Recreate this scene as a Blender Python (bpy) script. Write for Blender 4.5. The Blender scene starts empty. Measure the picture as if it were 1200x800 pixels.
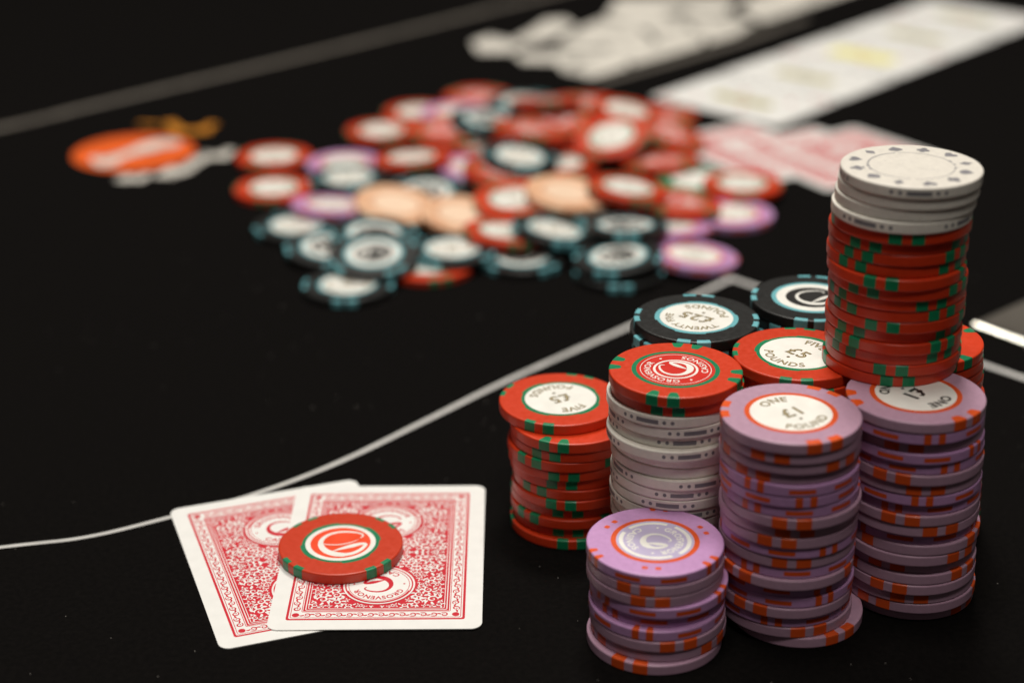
import bpy, math, random
from mathutils import Matrix, Vector

# ---------------------------------------------------------------- camera, world, lamps, exposure
scene = bpy.context.scene
COL = scene.collection
MM = 0.001
cam_data = bpy.data.cameras.new('camera')
cam = bpy.data.objects.new('camera', cam_data)
COL.objects.link(cam)
_f = Vector((0.0, 0.916572, -0.399869))
_r = Vector((0.999979, -0.002590, -0.005937)).normalized()
_u = _r.cross(_f).normalized()
cam.matrix_world = Matrix(((_r.x, _u.x, -_f.x, 0.0), (_r.y, _u.y, -_f.y, 0.0), (_r.z, _u.z, -_f.z, 0.28704), (0, 0, 0, 1)))
cam_data.sensor_width = 36.0
cam_data.lens = 63.33
cam_data.clip_start = 0.01
cam_data.clip_end = 50.0
cam_data.dof.use_dof = True
cam_data.dof.focus_distance = 0.535
cam_data.dof.aperture_fstop = 5.3
cam_data.dof.aperture_blades = 0
scene.camera = cam

world = bpy.data.worlds.new('World')
scene.world = world
world.use_nodes = True
wbg = world.node_tree.nodes['Background']
wbg.inputs[0].default_value = (1.0, 0.90, 0.80, 1)
wbg.inputs[1].default_value = 0.05

def area_lamp(name, loc, target, size, power, color):
    d = bpy.data.lights.new(name, 'AREA')
    d.shape = 'DISK'
    d.size = size
    d.energy = power
    d.color = color
    o = bpy.data.objects.new(name, d)
    COL.objects.link(o)
    o.location = loc
    o.rotation_euler = (Vector(target) - Vector(loc)).to_track_quat('-Z', 'Y').to_euler()
    return o

area_lamp('ceiling_or_fill_lamp', (0.12, 1.25, 1.85), (0.05, 0.62, 0.0), 0.42, 25.0, (1.0, 0.955, 0.885))
area_lamp('ceiling_or_fill_lamp', (0.10, -0.42, 1.9), (0.05, 0.5, 0.0), 0.40, 13.5, (1.0, 0.95, 0.88))  # added front fill, brightens chip sides and rims
area_lamp('ceiling_or_fill_lamp', (-0.10, 0.45, 1.95), (0.0, 0.55, 0.0), 0.5, 17.0, (1.0, 0.95, 0.88))  # added overhead fill above the stacks
area_lamp('ceiling_or_fill_lamp', (-0.18, 1.89, 1.85), (0.0, 0.7, 0.0), 0.36, 6.0, (1.0, 0.95, 0.86))  # extra lamp, added so the tray's steel rim reflects a bright strip

scene.view_settings.view_transform = 'Standard'
scene.view_settings.look = 'None'
scene.view_settings.exposure = -0.25
scene.view_settings.gamma = 1.0
scene.view_settings.use_curve_mapping = False
scene.cycles.use_denoising = True

random.seed(11)
R = 19.5          # chip radius, mm
T = 3.464         # chip pitch in a stack, mm
HC = 3.385         # chip thickness, mm
BEV = 0.46        # rounding of the rim, mm

# ---------------------------------------------------------------- materials
def srgb(r, g, b):
    f = lambda c: (c / 12.92 if c <= 0.04045 else ((c + 0.055) / 1.055) ** 2.4)
    return (f(r / 255), f(g / 255), f(b / 255), 1)

def material(name, col, rough=0.5, spec=0.4, vary=0.06, grime=0.10, scale=900.0, metallic=0.0, sheen=0.0, bump=0.0):
    m = bpy.data.materials.new(name)
    m.use_nodes = True
    nt = m.node_tree
    b = nt.nodes['Principled BSDF']
    tc = nt.nodes.new('ShaderNodeTexCoord')
    info = nt.nodes.new('ShaderNodeObjectInfo')
    noise = nt.nodes.new('ShaderNodeTexNoise')
    noise.inputs['Scale'].default_value = scale * 0.25
    noise.inputs['Detail'].default_value = 5
    nt.links.new(tc.outputs['Object'], noise.inputs['Vector'])
    hsv = nt.nodes.new('ShaderNodeHueSaturation')
    hsv.inputs['Color'].default_value = col
    val = nt.nodes.new('ShaderNodeMath'); val.operation = 'MULTIPLY_ADD'
    val.inputs[1].default_value = vary * 2; val.inputs[2].default_value = 1 - vary
    nt.links.new(info.outputs['Random'], val.inputs[0])
    gr = nt.nodes.new('ShaderNodeMapRange')
    gr.inputs['From Min'].default_value = 0.35; gr.inputs['From Max'].default_value = 0.7
    gr.inputs['To Min'].default_value = 1.0 - grime; gr.inputs['To Max'].default_value = 1.0 + grime * 0.3
    nt.links.new(noise.outputs['Fac'], gr.inputs['Value'])
    mul = nt.nodes.new('ShaderNodeMath'); mul.operation = 'MULTIPLY'
    nt.links.new(val.outputs[0], mul.inputs[0]); nt.links.new(gr.outputs[0], mul.inputs[1])
    nt.links.new(mul.outputs[0], hsv.inputs['Value'])
    nt.links.new(hsv.outputs[0], b.inputs['Base Color'])
    rr = nt.nodes.new('ShaderNodeMapRange')
    rr.inputs['To Min'].default_value = max(0.02, rough - 0.10); rr.inputs['To Max'].default_value = min(1, rough + 0.14)
    nt.links.new(noise.outputs['Fac'], rr.inputs['Value'])
    nt.links.new(rr.outputs[0], b.inputs['Roughness'])
    b.inputs['Specular IOR Level'].default_value = spec
    b.inputs['Metallic'].default_value = metallic
    if sheen:
        b.inputs['Sheen Weight'].default_value = sheen
        b.inputs['Sheen Roughness'].default_value = 0.5
    if bump:
        n2 = nt.nodes.new('ShaderNodeTexNoise')
        n2.inputs['Scale'].default_value = scale * 2.2
        n2.inputs['Detail'].default_value = 3
        nt.links.new(tc.outputs['Object'], n2.inputs['Vector'])
        bp = nt.nodes.new('ShaderNodeBump')
        bp.inputs['Strength'].default_value = bump
        bp.inputs['Distance'].default_value = 0.0003
        nt.links.new(n2.outputs['Fac'], bp.inputs['Height'])
        nt.links.new(bp.outputs[0], b.inputs['Normal'])
    return m

M = {
    'red': material('red clay', srgb(204, 58, 24), 0.34, 0.45, 0.08, 0.07, 2600.0, bump=0.05),
    'green': material('green clay', srgb(18, 128, 84), 0.34, 0.45, 0.08, 0.07, 2600.0, bump=0.05),
    'violet': material('violet clay', srgb(198, 150, 198), 0.34, 0.45, 0.05, 0.07, 2600.0, bump=0.05),
    'mauve': material('mauve clay', srgb(188, 150, 172), 0.34, 0.45, 0.07, 0.07, 2600.0, bump=0.05),
    'orange': material('orange clay', srgb(226, 88, 34), 0.34, 0.45, 0.06, 0.07, 2600.0, bump=0.05),
    'black': material('black clay', srgb(34, 34, 33), 0.34, 0.45, 0.05, 0.07, 2600.0, bump=0.05),
    'blue': material('pale blue clay', srgb(112, 182, 190), 0.34, 0.45, 0.05, 0.07, 2600.0, bump=0.05),
    'cream': material('cream clay', srgb(233, 227, 216), 0.34, 0.45, 0.04, 0.07, 2600.0, bump=0.05),
    'grey': material('grey marking', srgb(128, 126, 130), 0.5, 0.3, 0.05, 0.12),
    'peach': material('peach clay', srgb(232, 186, 150), 0.34, 0.45, 0.04, 0.07, 2600.0, bump=0.05),
    'peach_dark': material('tan print', srgb(206, 138, 96), 0.48, 0.35, 0.04, 0.08),
    'paper': material('white inlay', srgb(240, 238, 230), 0.36, 0.45, 0.02, 0.05),
    'gold': material('dark gold print', srgb(96, 78, 40), 0.45, 0.4, 0.02, 0.05),
    'goldlight': material('light gold print', srgb(196, 182, 140), 0.45, 0.4, 0.02, 0.05),
    'ink': material('black print', srgb(28, 26, 24), 0.45, 0.4, 0.02, 0.05),
    'redinlay': material('red inlay', srgb(208, 40, 26), 0.36, 0.45, 0.02, 0.05),
    'orangeinlay': material('orange red inlay', srgb(240, 74, 30), 0.36, 0.45, 0.02, 0.05),
    'lilacinlay': material('lilac inlay', srgb(196, 186, 216), 0.36, 0.45, 0.02, 0.05),
    'card': material('card stock', srgb(236, 235, 231), 0.40, 0.40, 0.01, 0.03),
    'cardred': material('card red print', srgb(204, 18, 42), 0.42, 0.40, 0.01, 0.06),
    'pipred': material('card pip red', srgb(190, 60, 60), 0.42, 0.40, 0.01, 0.06),
    'olive': material('olive card print', srgb(170, 160, 88), 0.42, 0.40, 0.03, 0.06),
    'yellow': material('pale yellow card print', srgb(236, 228, 132), 0.42, 0.40, 0.03, 0.06),
    'print': material('white felt print', srgb(204, 202, 198), 0.75, 0.2, 0.02, 0.16, 300),
    'printgrey': material('grey felt print', srgb(112, 106, 98), 0.75, 0.2, 0.02, 0.16, 300),
    'printorange': material('orange felt print', srgb(232, 92, 22), 0.7, 0.2, 0.02, 0.10, 300),
    'printgold': material('gold felt print', srgb(190, 122, 34), 0.7, 0.2, 0.02, 0.10, 300),
    'felt': material('black felt', srgb(15, 13, 12), 0.95, 0.05, 0.0, 0.35, 2200, 0.0, 0.0, 0.9),
    'wornprint': material('worn white felt print', srgb(214, 209, 199), 0.75, 0.2, 0.02, 0.16, 300),
    'wornorange': material('worn orange felt print', srgb(222, 92, 28), 0.7, 0.2, 0.02, 0.10, 300),
    'peachpale': material('pale peach inlay', srgb(240, 210, 182), 0.4, 0.4, 0.02, 0.05),
    'lint': material('pale lint', srgb(150, 145, 138), 0.9, 0.1, 0.3, 0.1),
    'steel': material('polished steel', srgb(226, 222, 210), 0.24, 0.5, 0.0, 0.06, 200, 1.0),
    'acrylic': material('smoked acrylic lid', srgb(92, 87, 80), 0.36, 0.5, 0.0, 0.2, 120),
}

def wear(m, scale, lo, hi):
    """rub the print away in patches so that the felt shows through"""
    nt = m.node_tree
    b = nt.nodes['Principled BSDF']
    src = b.inputs['Base Color'].links[0].from_socket
    tc = nt.nodes.new('ShaderNodeTexCoord')
    n = nt.nodes.new('ShaderNodeTexNoise')
    n.inputs['Scale'].default_value = scale; n.inputs['Detail'].default_value = 6; n.inputs['Roughness'].default_value = 0.65
    nt.links.new(tc.outputs['Object'], n.inputs['Vector'])
    r = nt.nodes.new('ShaderNodeMapRange')
    r.inputs['From Min'].default_value = lo; r.inputs['From Max'].default_value = hi
    nt.links.new(n.outputs['Fac'], r.inputs['Value'])
    mix = nt.nodes.new('ShaderNodeMix'); mix.data_type = 'RGBA'
    nt.links.new(r.outputs[0], mix.inputs[0])
    mix.inputs[6].default_value = srgb(26, 23, 20)
    nt.links.new(src, mix.inputs[7])
    nt.links.new(mix.outputs[2], b.inputs['Base Color'])

wear(M['wornprint'], 40.0, 0.30, 0.44)
wear(M['wornorange'], 60.0, 0.26, 0.40)
wear(M['print'], 420.0, 0.14, 0.36)
wear(M['printgrey'], 90.0, 0.25, 0.45)

# ---------------------------------------------------------------- mesh helpers (all lengths in mm)
class MB:
    def __init__(s):
        s.v = []; s.f = []
    def add(s, verts, faces):
        n = len(s.v)
        s.v += [tuple(p) for p in verts]
        s.f += [tuple(i + n for i in f) for f in faces]
        return s
    def mesh(s, name, mat, smooth=False):
        me = bpy.data.meshes.new(name)
        me.from_pydata([(x * MM, y * MM, z * MM) for x, y, z in s.v], [], s.f)
        me.materials.append(M[mat])
        if smooth:
            me.polygons.foreach_set('use_smooth', [True] * len(me.polygons))
        me.update()
        return me

def P(r, a, z):
    return (r * math.cos(a), r * math.sin(a), z)

def disc(mb, r, z, n=64, cx=0, cy=0):
    return mb.add([(cx + r * math.cos(2 * math.pi * i / n), cy + r * math.sin(2 * math.pi * i / n), z) for i in range(n)], [tuple(range(n))])

def ring(mb, r0, r1, z, n=72, cx=0, cy=0, a0=0.0, a1=2 * math.pi):
    full = abs(a1 - a0 - 2 * math.pi) < 1e-6
    vs = []; fs = []
    for i in range(n + 1):
        a = a0 + (a1 - a0) * i / n
        vs += [(cx + r0 * math.cos(a), cy + r0 * math.sin(a), z), (cx + r1 * math.cos(a), cy + r1 * math.sin(a), z)]
    for i in range(n):
        fs.append((2 * i, 2 * i + 1, 2 * i + 3, 2 * i + 2))
    return mb.add(vs, fs)

def stroke(mb, pts, widths, z):
    """flat ribbon of varying width along a polyline"""
    n = len(pts); vs = []; fs = []
    for i, (x, y) in enumerate(pts):
        x0, y0 = pts[max(0, i - 1)]; x1, y1 = pts[min(n - 1, i + 1)]
        dx, dy = x1 - x0, y1 - y0
        l = math.hypot(dx, dy) or 1
        w = widths[i] / 2
        vs += [(x - dy / l * w, y + dx / l * w, z), (x + dy / l * w, y - dx / l * w, z)]
    for i in range(n - 1):
        fs.append((2 * i + 1, 2 * i + 3, 2 * i + 2, 2 * i))
    return mb.add(vs, fs)

def smooth_path(pts, n=8):
    out = []
    for i in range(len(pts) - 1):
        p0 = pts[max(0, i - 1)]; p1 = pts[i]; p2 = pts[i + 1]; p3 = pts[min(len(pts) - 1, i + 2)]
        for k in range(n):
            t = k / n
            out.append(tuple(0.5 * ((2 * p1[j]) + (-p0[j] + p2[j]) * t + (2 * p0[j] - 5 * p1[j] + 4 * p2[j] - p3[j]) * t * t
                                    + (-p0[j] + 3 * p1[j] - 3 * p2[j] + p3[j]) * t ** 3) for j in (0, 1)))
    out.append(pts[-1])
    return out

_glyph_cache = {}
def text_geo(s, offset=0.0):
    """outline of a line of lettering at unit height, as (verts2d, faces, width)"""
    key = (s, offset)
    if key in _glyph_cache:
        return _glyph_cache[key]
    cu = bpy.data.curves.new('lettering_source', 'FONT')
    cu.body = s
    cu.size = 1.35
    cu.resolution_u = 4
    cu.offset = offset
    cu.space_character = 1.12
    o = bpy.data.objects.new('lettering_source', cu)
    COL.objects.link(o)
    dg = bpy.context.evaluated_depsgraph_get()
    me = bpy.data.meshes.new_from_object(o.evaluated_get(dg))
    vs = [(v.co.x, v.co.y) for v in me.vertices]
    fs = [tuple(p.vertices) for p in me.polygons]
    bpy.data.objects.remove(o); bpy.data.curves.remove(cu); bpy.data.meshes.remove(me)
    x0 = min(v[0] for v in vs); x1 = max(v[0] for v in vs)
    vs = [(x - x0, y) for x, y in vs]
    _glyph_cache[key] = (vs, fs, x1 - x0)
    return _glyph_cache[key]

def text_line(mb, s, h, cx, cy, z, offset=0.0, sx=1.0):
    vs, fs, w = text_geo(s, offset)
    return mb.add([(cx + (x - w / 2) * h * sx, cy + (y - 0.5) * h, z) for x, y in vs], fs)

def text_arc(mb, s, h, r, centre, z, inward=False, offset=0.0, cx=0, cy=0, sx=1.0):
    """lettering bent round a circle; centre is the angle (rad) of its middle; inward: letter tops point to the hub"""
    vs, fs, w = text_geo(s, offset)
    out = []
    for x, y in vs:
        d = (x - w / 2) * h * sx / r
        if inward:
            a = centre + d; q = r - (y - 0.5) * h
        else:
            a = centre - d; q = r + (y - 0.5) * h
        out.append((cx + q * math.cos(a), cy + q * math.sin(a), z))
    return mb.add(out, fs)

def swirl(mb, k, z, cx=0, cy=0, rot=0.0, thin=False, bold=1.0):
    """the round emblem: a big open curl with a leaf shaped hook, radius k"""
    lv = [-0.008]
    def go(pts, ws):
        c, s = math.cos(rot), math.sin(rot)
        lv[0] += 0.008
        stroke(mb, [(cx + k * (c * x - s * y), cy + k * (s * x + c * y)) for x, y in pts], [w * k * bold for w in ws], z + lv[0])
    def curve(pts, ws, n=7):
        p = smooth_path(pts, n)
        w = [v[0] for v in smooth_path([(q, 0) for q in ws], n)]
        go(p, [max(0.015, q) for q in w])
    # thin tip at the upper right, over the top, swelling down the left side to the foot
    curve([(0.66, 0.22), (0.76, 0.36), (0.66, 0.52), (0.36, 0.66), (-0.02, 0.70), (-0.38, 0.56), (-0.60, 0.26), (-0.64, -0.10), (-0.50, -0.46), (-0.22, -0.70), (0.08, -0.80)],
          [0.04, 0.06, 0.07, 0.09, 0.10, 0.12, 0.15, 0.19, 0.24, 0.27, 0.22])
    # the leaf: back from the foot to the right and in to the middle
    curve([(0.00, -0.80), (0.34, -0.74), (0.62, -0.54), (0.80, -0.24), (0.66, -0.17), (0.36, -0.26), (0.02, -0.38), (-0.28, -0.50)],
          [0.20, 0.16, 0.14, 0.12, 0.15, 0.20, 0.13, 0.02])
    if thin:
        curve([(-0.72, 0.10), (-0.42, -0.06), (-0.05, -0.12), (0.32, -0.04), (0.60, 0.12)], [0.015, 0.04, 0.05, 0.04, 0.015])

# ---------------------------------------------------------------- object helpers
def link(name, me, parent=None, rotz=0.0):
    o = bpy.data.objects.new(name, me)
    COL.objects.link(o)
    if parent is not None:
        o.parent = parent
    if rotz:
        o.rotation_euler = (0, 0, rotz)
    return o

def tag(o, label, cat, group=None):
    o['label'] = label; o['category'] = cat
    if group:
        o['group'] = group
    return o

def structure(name, me):
    o = link(name, me)
    o['kind'] = 'structure'
    return o

# ---------------------------------------------------------------- the table
mb = MB()
mb.add([(-1500, -600, 0), (1500, -600, 0), (1500, 2600, 0), (-1500, 2600, 0), (-1500, -600, -30), (1500, -600, -30), (1500, 2600, -30), (-1500, 2600, -30)],
       [(0, 1, 2, 3), (7, 6, 5, 4), (0, 4, 5, 1), (1, 5, 6, 2), (2, 6, 7, 3), (3, 7, 4, 0)])
table = structure('table_top', mb.mesh('table_top', 'felt'))

def felt_print(name, mb, mat):
    return link(name, mb.mesh(name, mat), table)

line_pts = smooth_path([(-330, 468), (-240, 479), (-162.7, 497.6), (-137, 503.7), (-114.4, 515.2), (-86, 532.2), (-59.4, 555.4), (-31.1, 587.3), (-0.1, 623), (46.7, 671.5), (71.8, 699), (95.2, 724.5)])
nl = len(line_pts)
mb = MB()
stroke(mb, line_pts, [1.7 + 1.1 * min(1, max(0, (i / nl - 0.30) / 0.55)) for i in range(nl)], 0.06)
felt_print('betting_line', mb, 'print')
mb = MB()
stroke(mb, [(92.6, 726.9), (194.5, 619.5), (300, 508)], [3.3, 3.2, 3.2], 0.10)
felt_print('betting_line', mb, 'print')
mb = MB()
stroke(mb, smooth_path([(-420, 830), (-280.9, 956), (-242.4, 995.2), (-200.6, 1037), (-107.8, 1129.9), (-4.4, 1238.5), (90, 1340)]), [6.5] * 49, 0.06)
felt_print('outer_line', mb, 'printgrey')

# white lettered logo, too soft in the picture to read: its solid shapes with the dark openings left between them
def poly(mb, pts, z):
    return mb.add([(x, y, z) for x, y in pts], [tuple(range(len(pts)))])
mb = MB()
for pts in ([(-25, 1139), (-13, 1156), (1, 1143), (8, 1130), (0, 1112), (-20, 1112)],
            [(2, 1146), (14, 1170), (24, 1198), (37, 1202), (44, 1180), (30, 1152), (18, 1140), (9, 1132)],
            [(8, 1088), (28, 1087), (32, 1066), (48, 1051), (72, 1076), (70, 1112), (44, 1120), (24, 1112), (12, 1112), (2, 1108)],
            [(28, 1124), (46, 1124), (72, 1116), (92, 1140), (84, 1176), (62, 1200), (48, 1178), (36, 1150)],
            [(75, 1080), (97, 1102), (122, 1128), (128, 1160), (100, 1176), (92, 1160), (96, 1138), (76, 1114)],
            [(64, 1204), (88, 1180), (104, 1184), (112, 1200), (104, 1216), (118, 1224), (128, 1260), (76, 1262)],
            [(126, 1132), (146, 1152), (163, 1184), (150, 1204), (134, 1200), (118, 1206), (108, 1184), (132, 1166)],
            [(120, 1216), (136, 1206), (150, 1212), (150, 1232), (166, 1262), (132, 1262)],
            [(168, 1190), (177, 1198), (226, 1256), (260, 1296), (210, 1304), (170, 1262), (158, 1222)]):
    poly(mb, pts, 0.06)
for pts in ([(60, 1080), (84, 1092), (92, 1150), (66, 1140)], [(70, 1186), (100, 1160), (126, 1166), (112, 1200)], [(112, 1140), (140, 1150), (146, 1190), (120, 1192)], [(104, 1222), (140, 1226), (150, 1258), (110, 1262)]):
    poly(mb, pts, 0.075)
felt_print('white_logo_print', mb, 'wornprint')
mb = MB()
stroke(mb, [(52, 1040), (100, 1088), (150, 1140), (200, 1200)], [5, 6, 6, 5], 0.06)
felt_print('logo_shadow_print', mb, 'printgrey')

# round orange badge with pale brush marks
mb = MB(); disc(mb, 32, 0.06, 64, -198.5, 910)
felt_print('orange_badge_print', mb, 'wornorange')
mb = MB()
stroke(mb, smooth_path([(-214, 890), (-209, 897), (-202, 906), (-193, 918), (-186, 925), (-177, 924)], 5), [7, 8, 9, 10, 11, 11, 10, 10, 9, 9, 8, 9, 10, 12, 13, 14, 14, 14, 15, 15, 15, 14, 13, 12, 10, 8], 0.10)
stroke(mb, smooth_path([(-218, 902), (-210, 890), (-203, 892)], 5), [4, 5, 6, 7, 8, 8, 7, 6, 5, 4, 3], 0.13)
felt_print('badge_brush_mark', mb, 'wornprint')
mb = MB()
for pts, w in (([(-196, 862), (-193, 872)], 8), ([(-189, 862), (-184, 874)], 7), ([(-196, 864), (-184, 866)], 6),
               ([(-178, 868), (-172, 884)], 8), ([(-174, 868), (-164, 880)], 7), ([(-168, 878), (-162, 894)], 9), ([(-164, 892), (-158, 908)], 9),
               ([(-160, 900), (-150, 906)], 9), ([(-151, 898), (-148, 914)], 7)):
    stroke(mb, pts, [w, w * 0.8], 0.06 + 0.004 * len(mb.v))
felt_print('badge_tail_mark', mb, 'wornprint')
mb = MB()
for pts, w in (([(-190, 966), (-180, 946)], 8), ([(-184, 946), (-164, 950)], 9), ([(-170, 944), (-164, 962)], 6), ([(-206, 962), (-194, 960)], 4)):
    stroke(mb, pts, [w * 0.8, w], 0.06 + 0.004 * len(mb.v))
felt_print('badge_gold_mark', mb, 'printgold')

# specks of lint on the felt
mb = MB()
for i in range(200):
    x = random.uniform(-260, 200); y = random.uniform(395, 760); a = random.uniform(0, math.pi); l = random.choice([0.10, 0.10, 0.12, 0.15, 0.2, 0.3]); w = random.uniform(0.07, 0.13)
    c, s = math.cos(a), math.sin(a)
    mb.add([(x - c * l - s * w, y - s * l + c * w, 0.02), (x - c * l + s * w, y - s * l - c * w, 0.02), (x + c * l + s * w, y + s * l - c * w, 0.05), (x + c * l - s * w, y + s * l + c * w, 0.05), (x, y, 0.22)],
           [(0, 1, 4), (1, 2, 4), (2, 3, 4), (3, 0, 4)])
lint = link('lint', mb.mesh('lint', 'lint'))
lint['kind'] = 'stuff'
tag(lint, 'tiny pale specks of lint scattered on the black felt', 'lint')

# ---------------------------------------------------------------- chip parts
def chip_body(name, mat):
    H = HC
    bev = BEV
    prof = [(R - 4.5, H), (R - bev - 0.5, H), (R - bev, H), (R - bev * 0.5, H - bev * 0.134), (R - bev * 0.134, H - bev * 0.5), (R, H - bev), (R, H - bev - 0.15),
            (R, bev + 0.15), (R, bev), (R - bev * 0.134, bev * 0.5), (R - bev * 0.5, bev * 0.134), (R - bev, 0.0), (R - bev - 0.5, 0.0), (R - 4.5, 0.0)]
    n = 80
    vs = []; fs = []
    for i in range(n):
        a = 2 * math.pi * i / n
        vs += [P(r, a, z) for r, z in prof]
    k = len(prof)
    for i in range(n):
        j = (i + 1) % n
        for q in range(k - 1):
            fs.append((i * k + q, i * k + q + 1, j * k + q + 1, j * k + q))
    fs.append(tuple(i * k for i in range(n)))
    fs.append(tuple(i * k + k - 1 for i in range(n))[::-1])
    return MB().add(vs, fs).mesh(name, mat, True)

def spot_mesh(name, mat, width, inner, rounded=False):
    """one edge spot, wrapped over the rim; width in degrees, inner = mm it reaches in on the faces"""
    H = HC; bev = BEV; e = 0.02
    prof = [(R - bev, H + e), (R - bev * 0.5 + e * 0.5, H - bev * 0.134 + e), (R - bev * 0.134 + e, H - bev * 0.5 + e * 0.5), (R + e, H - bev), (R + e, bev),
            (R - bev * 0.134 + e, bev * 0.5 - e * 0.5), (R - bev * 0.5 + e * 0.5, bev * 0.134)]
    n = 8; w = math.radians(width)
    vs = []; fs = []
    for i in range(n + 1):
        a = -w / 2 + w * i / n
        vs += [P(r, a, z) for r, z in prof]
    k = len(prof)
    for i in range(n):
        for q in range(k - 1):
            fs.append((i * k + q, i * k + q + 1, (i + 1) * k + q + 1, (i + 1) * k + q))
    base = len(vs)
    for i in range(n + 1):
        u = -1 + 2 * i / n
        a = w / 2 * u
        d = inner * (math.sqrt(max(0, 1 - u ** 4)) if rounded else 1.0)
        vs.append(P(R - bev - d, a, H + e))
    for i in range(n):
        fs.append((base + i, i * k, (i + 1) * k, base + i + 1))
    return MB().add(vs, fs).mesh(name, mat, False)

def side_patch(name, mat, width, z0, z1, round_ends=False):
    e = 0.02
    w = math.radians(width); n = 8
    vs = []; fs = []
    for i in range(n + 1):
        u = -1 + 2 * i / n
        h = math.sqrt(max(0.0, 1 - u * u)) if round_ends else 1.0
        m = (z0 + z1) / 2
        vs += [P(R + e, w / 2 * u, m + (z1 - m) * h), P(R + e, w / 2 * u, m - (m - z0) * h)]
    for i in range(n):
        fs.append((2 * i, 2 * i + 1, 2 * i + 3, 2 * i + 2))
    return MB().add(vs, fs).mesh(name, mat)

def face_patch(name, mat, w, h, r):
    z = HC + 0.02
    mb = MB(); n = 20
    mb.add([(r + h / 2 * math.copysign(abs(math.cos(t)) ** 0.5, math.cos(t)), w / 2 * math.copysign(abs(math.sin(t)) ** 0.5, math.sin(t)), z) for t in [2 * math.pi * i / n for i in range(n)]], [tuple(range(n))])
    return mb.mesh(name, mat)

BODY = {k: chip_body('chip_body', k) for k in ('red', 'violet', 'mauve', 'black', 'cream', 'peach', 'green')}
SP_RED = spot_mesh('edge_spot', 'green', 10.6, 1.1)
SP_RED_ROUND = spot_mesh('edge_spot', 'green', 10.6, 3.1, True)
SP_MAUVE = spot_mesh('edge_spot', 'orange', 12.5, 1.9)
SP_MAUVE_ROUND = spot_mesh('edge_spot', 'orange', 12.5, 2.4, True)
SP_VIOLET = spot_mesh('edge_spot', 'orange', 6.0, 1.9, True)
BAR_VIOLET = side_patch('edge_bar', 'orange', 22.0, 1.0, 2.35)
DOT_VIOLET = face_patch('face_dot', 'orange', 1.7, 1.5, R - 4.1)
SP_BLACK = spot_mesh('edge_spot', 'blue', 12.5, 1.3)
SP_PEACH = spot_mesh('edge_spot', 'peach_dark', 11.5, 2.0)
SP_GREEN = spot_mesh('edge_spot', 'paper', 11.5, 2.0)
BAR_WHITE = side_patch('edge_bar', 'grey', 20.0, 1.05, 2.35)
DOT_WHITE = side_patch('edge_dot', 'grey', 3.4, 1.15, 2.30, True)

def marks(kind, full):
    """(part name, mesh, angle in degrees) of every edge marking of a kind of chip"""
    out = []
    if kind in ('red', 'red_round', 'black', 'peach', 'green'):
        me = {'red': SP_RED, 'red_round': SP_RED_ROUND, 'black': SP_BLACK, 'peach': SP_PEACH, 'green': SP_GREEN}[kind]
        for g in range(4):
            for d in (-9.2, 9.2):
                out.append(('edge_spot', me, 90 * g + d))
    elif kind in ('mauve', 'mauve_round'):
        for g in range(3):
            for d in (-10, 10):
                out.append(('edge_spot', SP_MAUVE if kind == 'mauve' else SP_MAUVE_ROUND, 120 * g + d))
    elif kind == 'violet':
        for g in range(3):
            for d in (-6, 6):
                out.append(('edge_spot', SP_VIOLET, 120 * g + d))
            for d in (-19.5, 19.5):
                out.append(('edge_bar', BAR_VIOLET, 120 * g + 60 + d))
            if full:
                for d in (-7, 7):
                    out.append(('face_dot', DOT_VIOLET, 120 * g + 60 + d))
    elif kind == 'white':
        for g in range(4):
            out.append(('edge_bar', BAR_WHITE, 90 * g))
            for d in (-22, -15, 15, 22):
                out.append(('edge_dot', DOT_WHITE, 90 * g + d))
    return out

BODY_OF = {'red': 'red', 'red_round': 'red', 'black': 'black', 'peach': 'peach', 'green': 'green', 'mauve': 'mauve', 'mauve_round': 'mauve', 'violet': 'violet', 'white': 'cream', 'white_plain': 'cream'}

# ---------------------------------------------------------------- chip faces
ZF = HC
_face_cache = {}
def stepped_ring(mb, r0, r1, z, steps):
    n = 144
    vs = []; fs = []
    for i in range(n + 1):
        a = 2 * math.pi * i / n
        ro = r1 if (int(i / (n / steps)) % 2 == 0) else r1 - 0.55
        vs += [P(r0, a, z), P(ro, a, z)]
    for i in range(n):
        fs.append((2 * i, 2 * i + 1, 2 * i + 3, 2 * i + 2))
    return mb.add(vs, fs)

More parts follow.
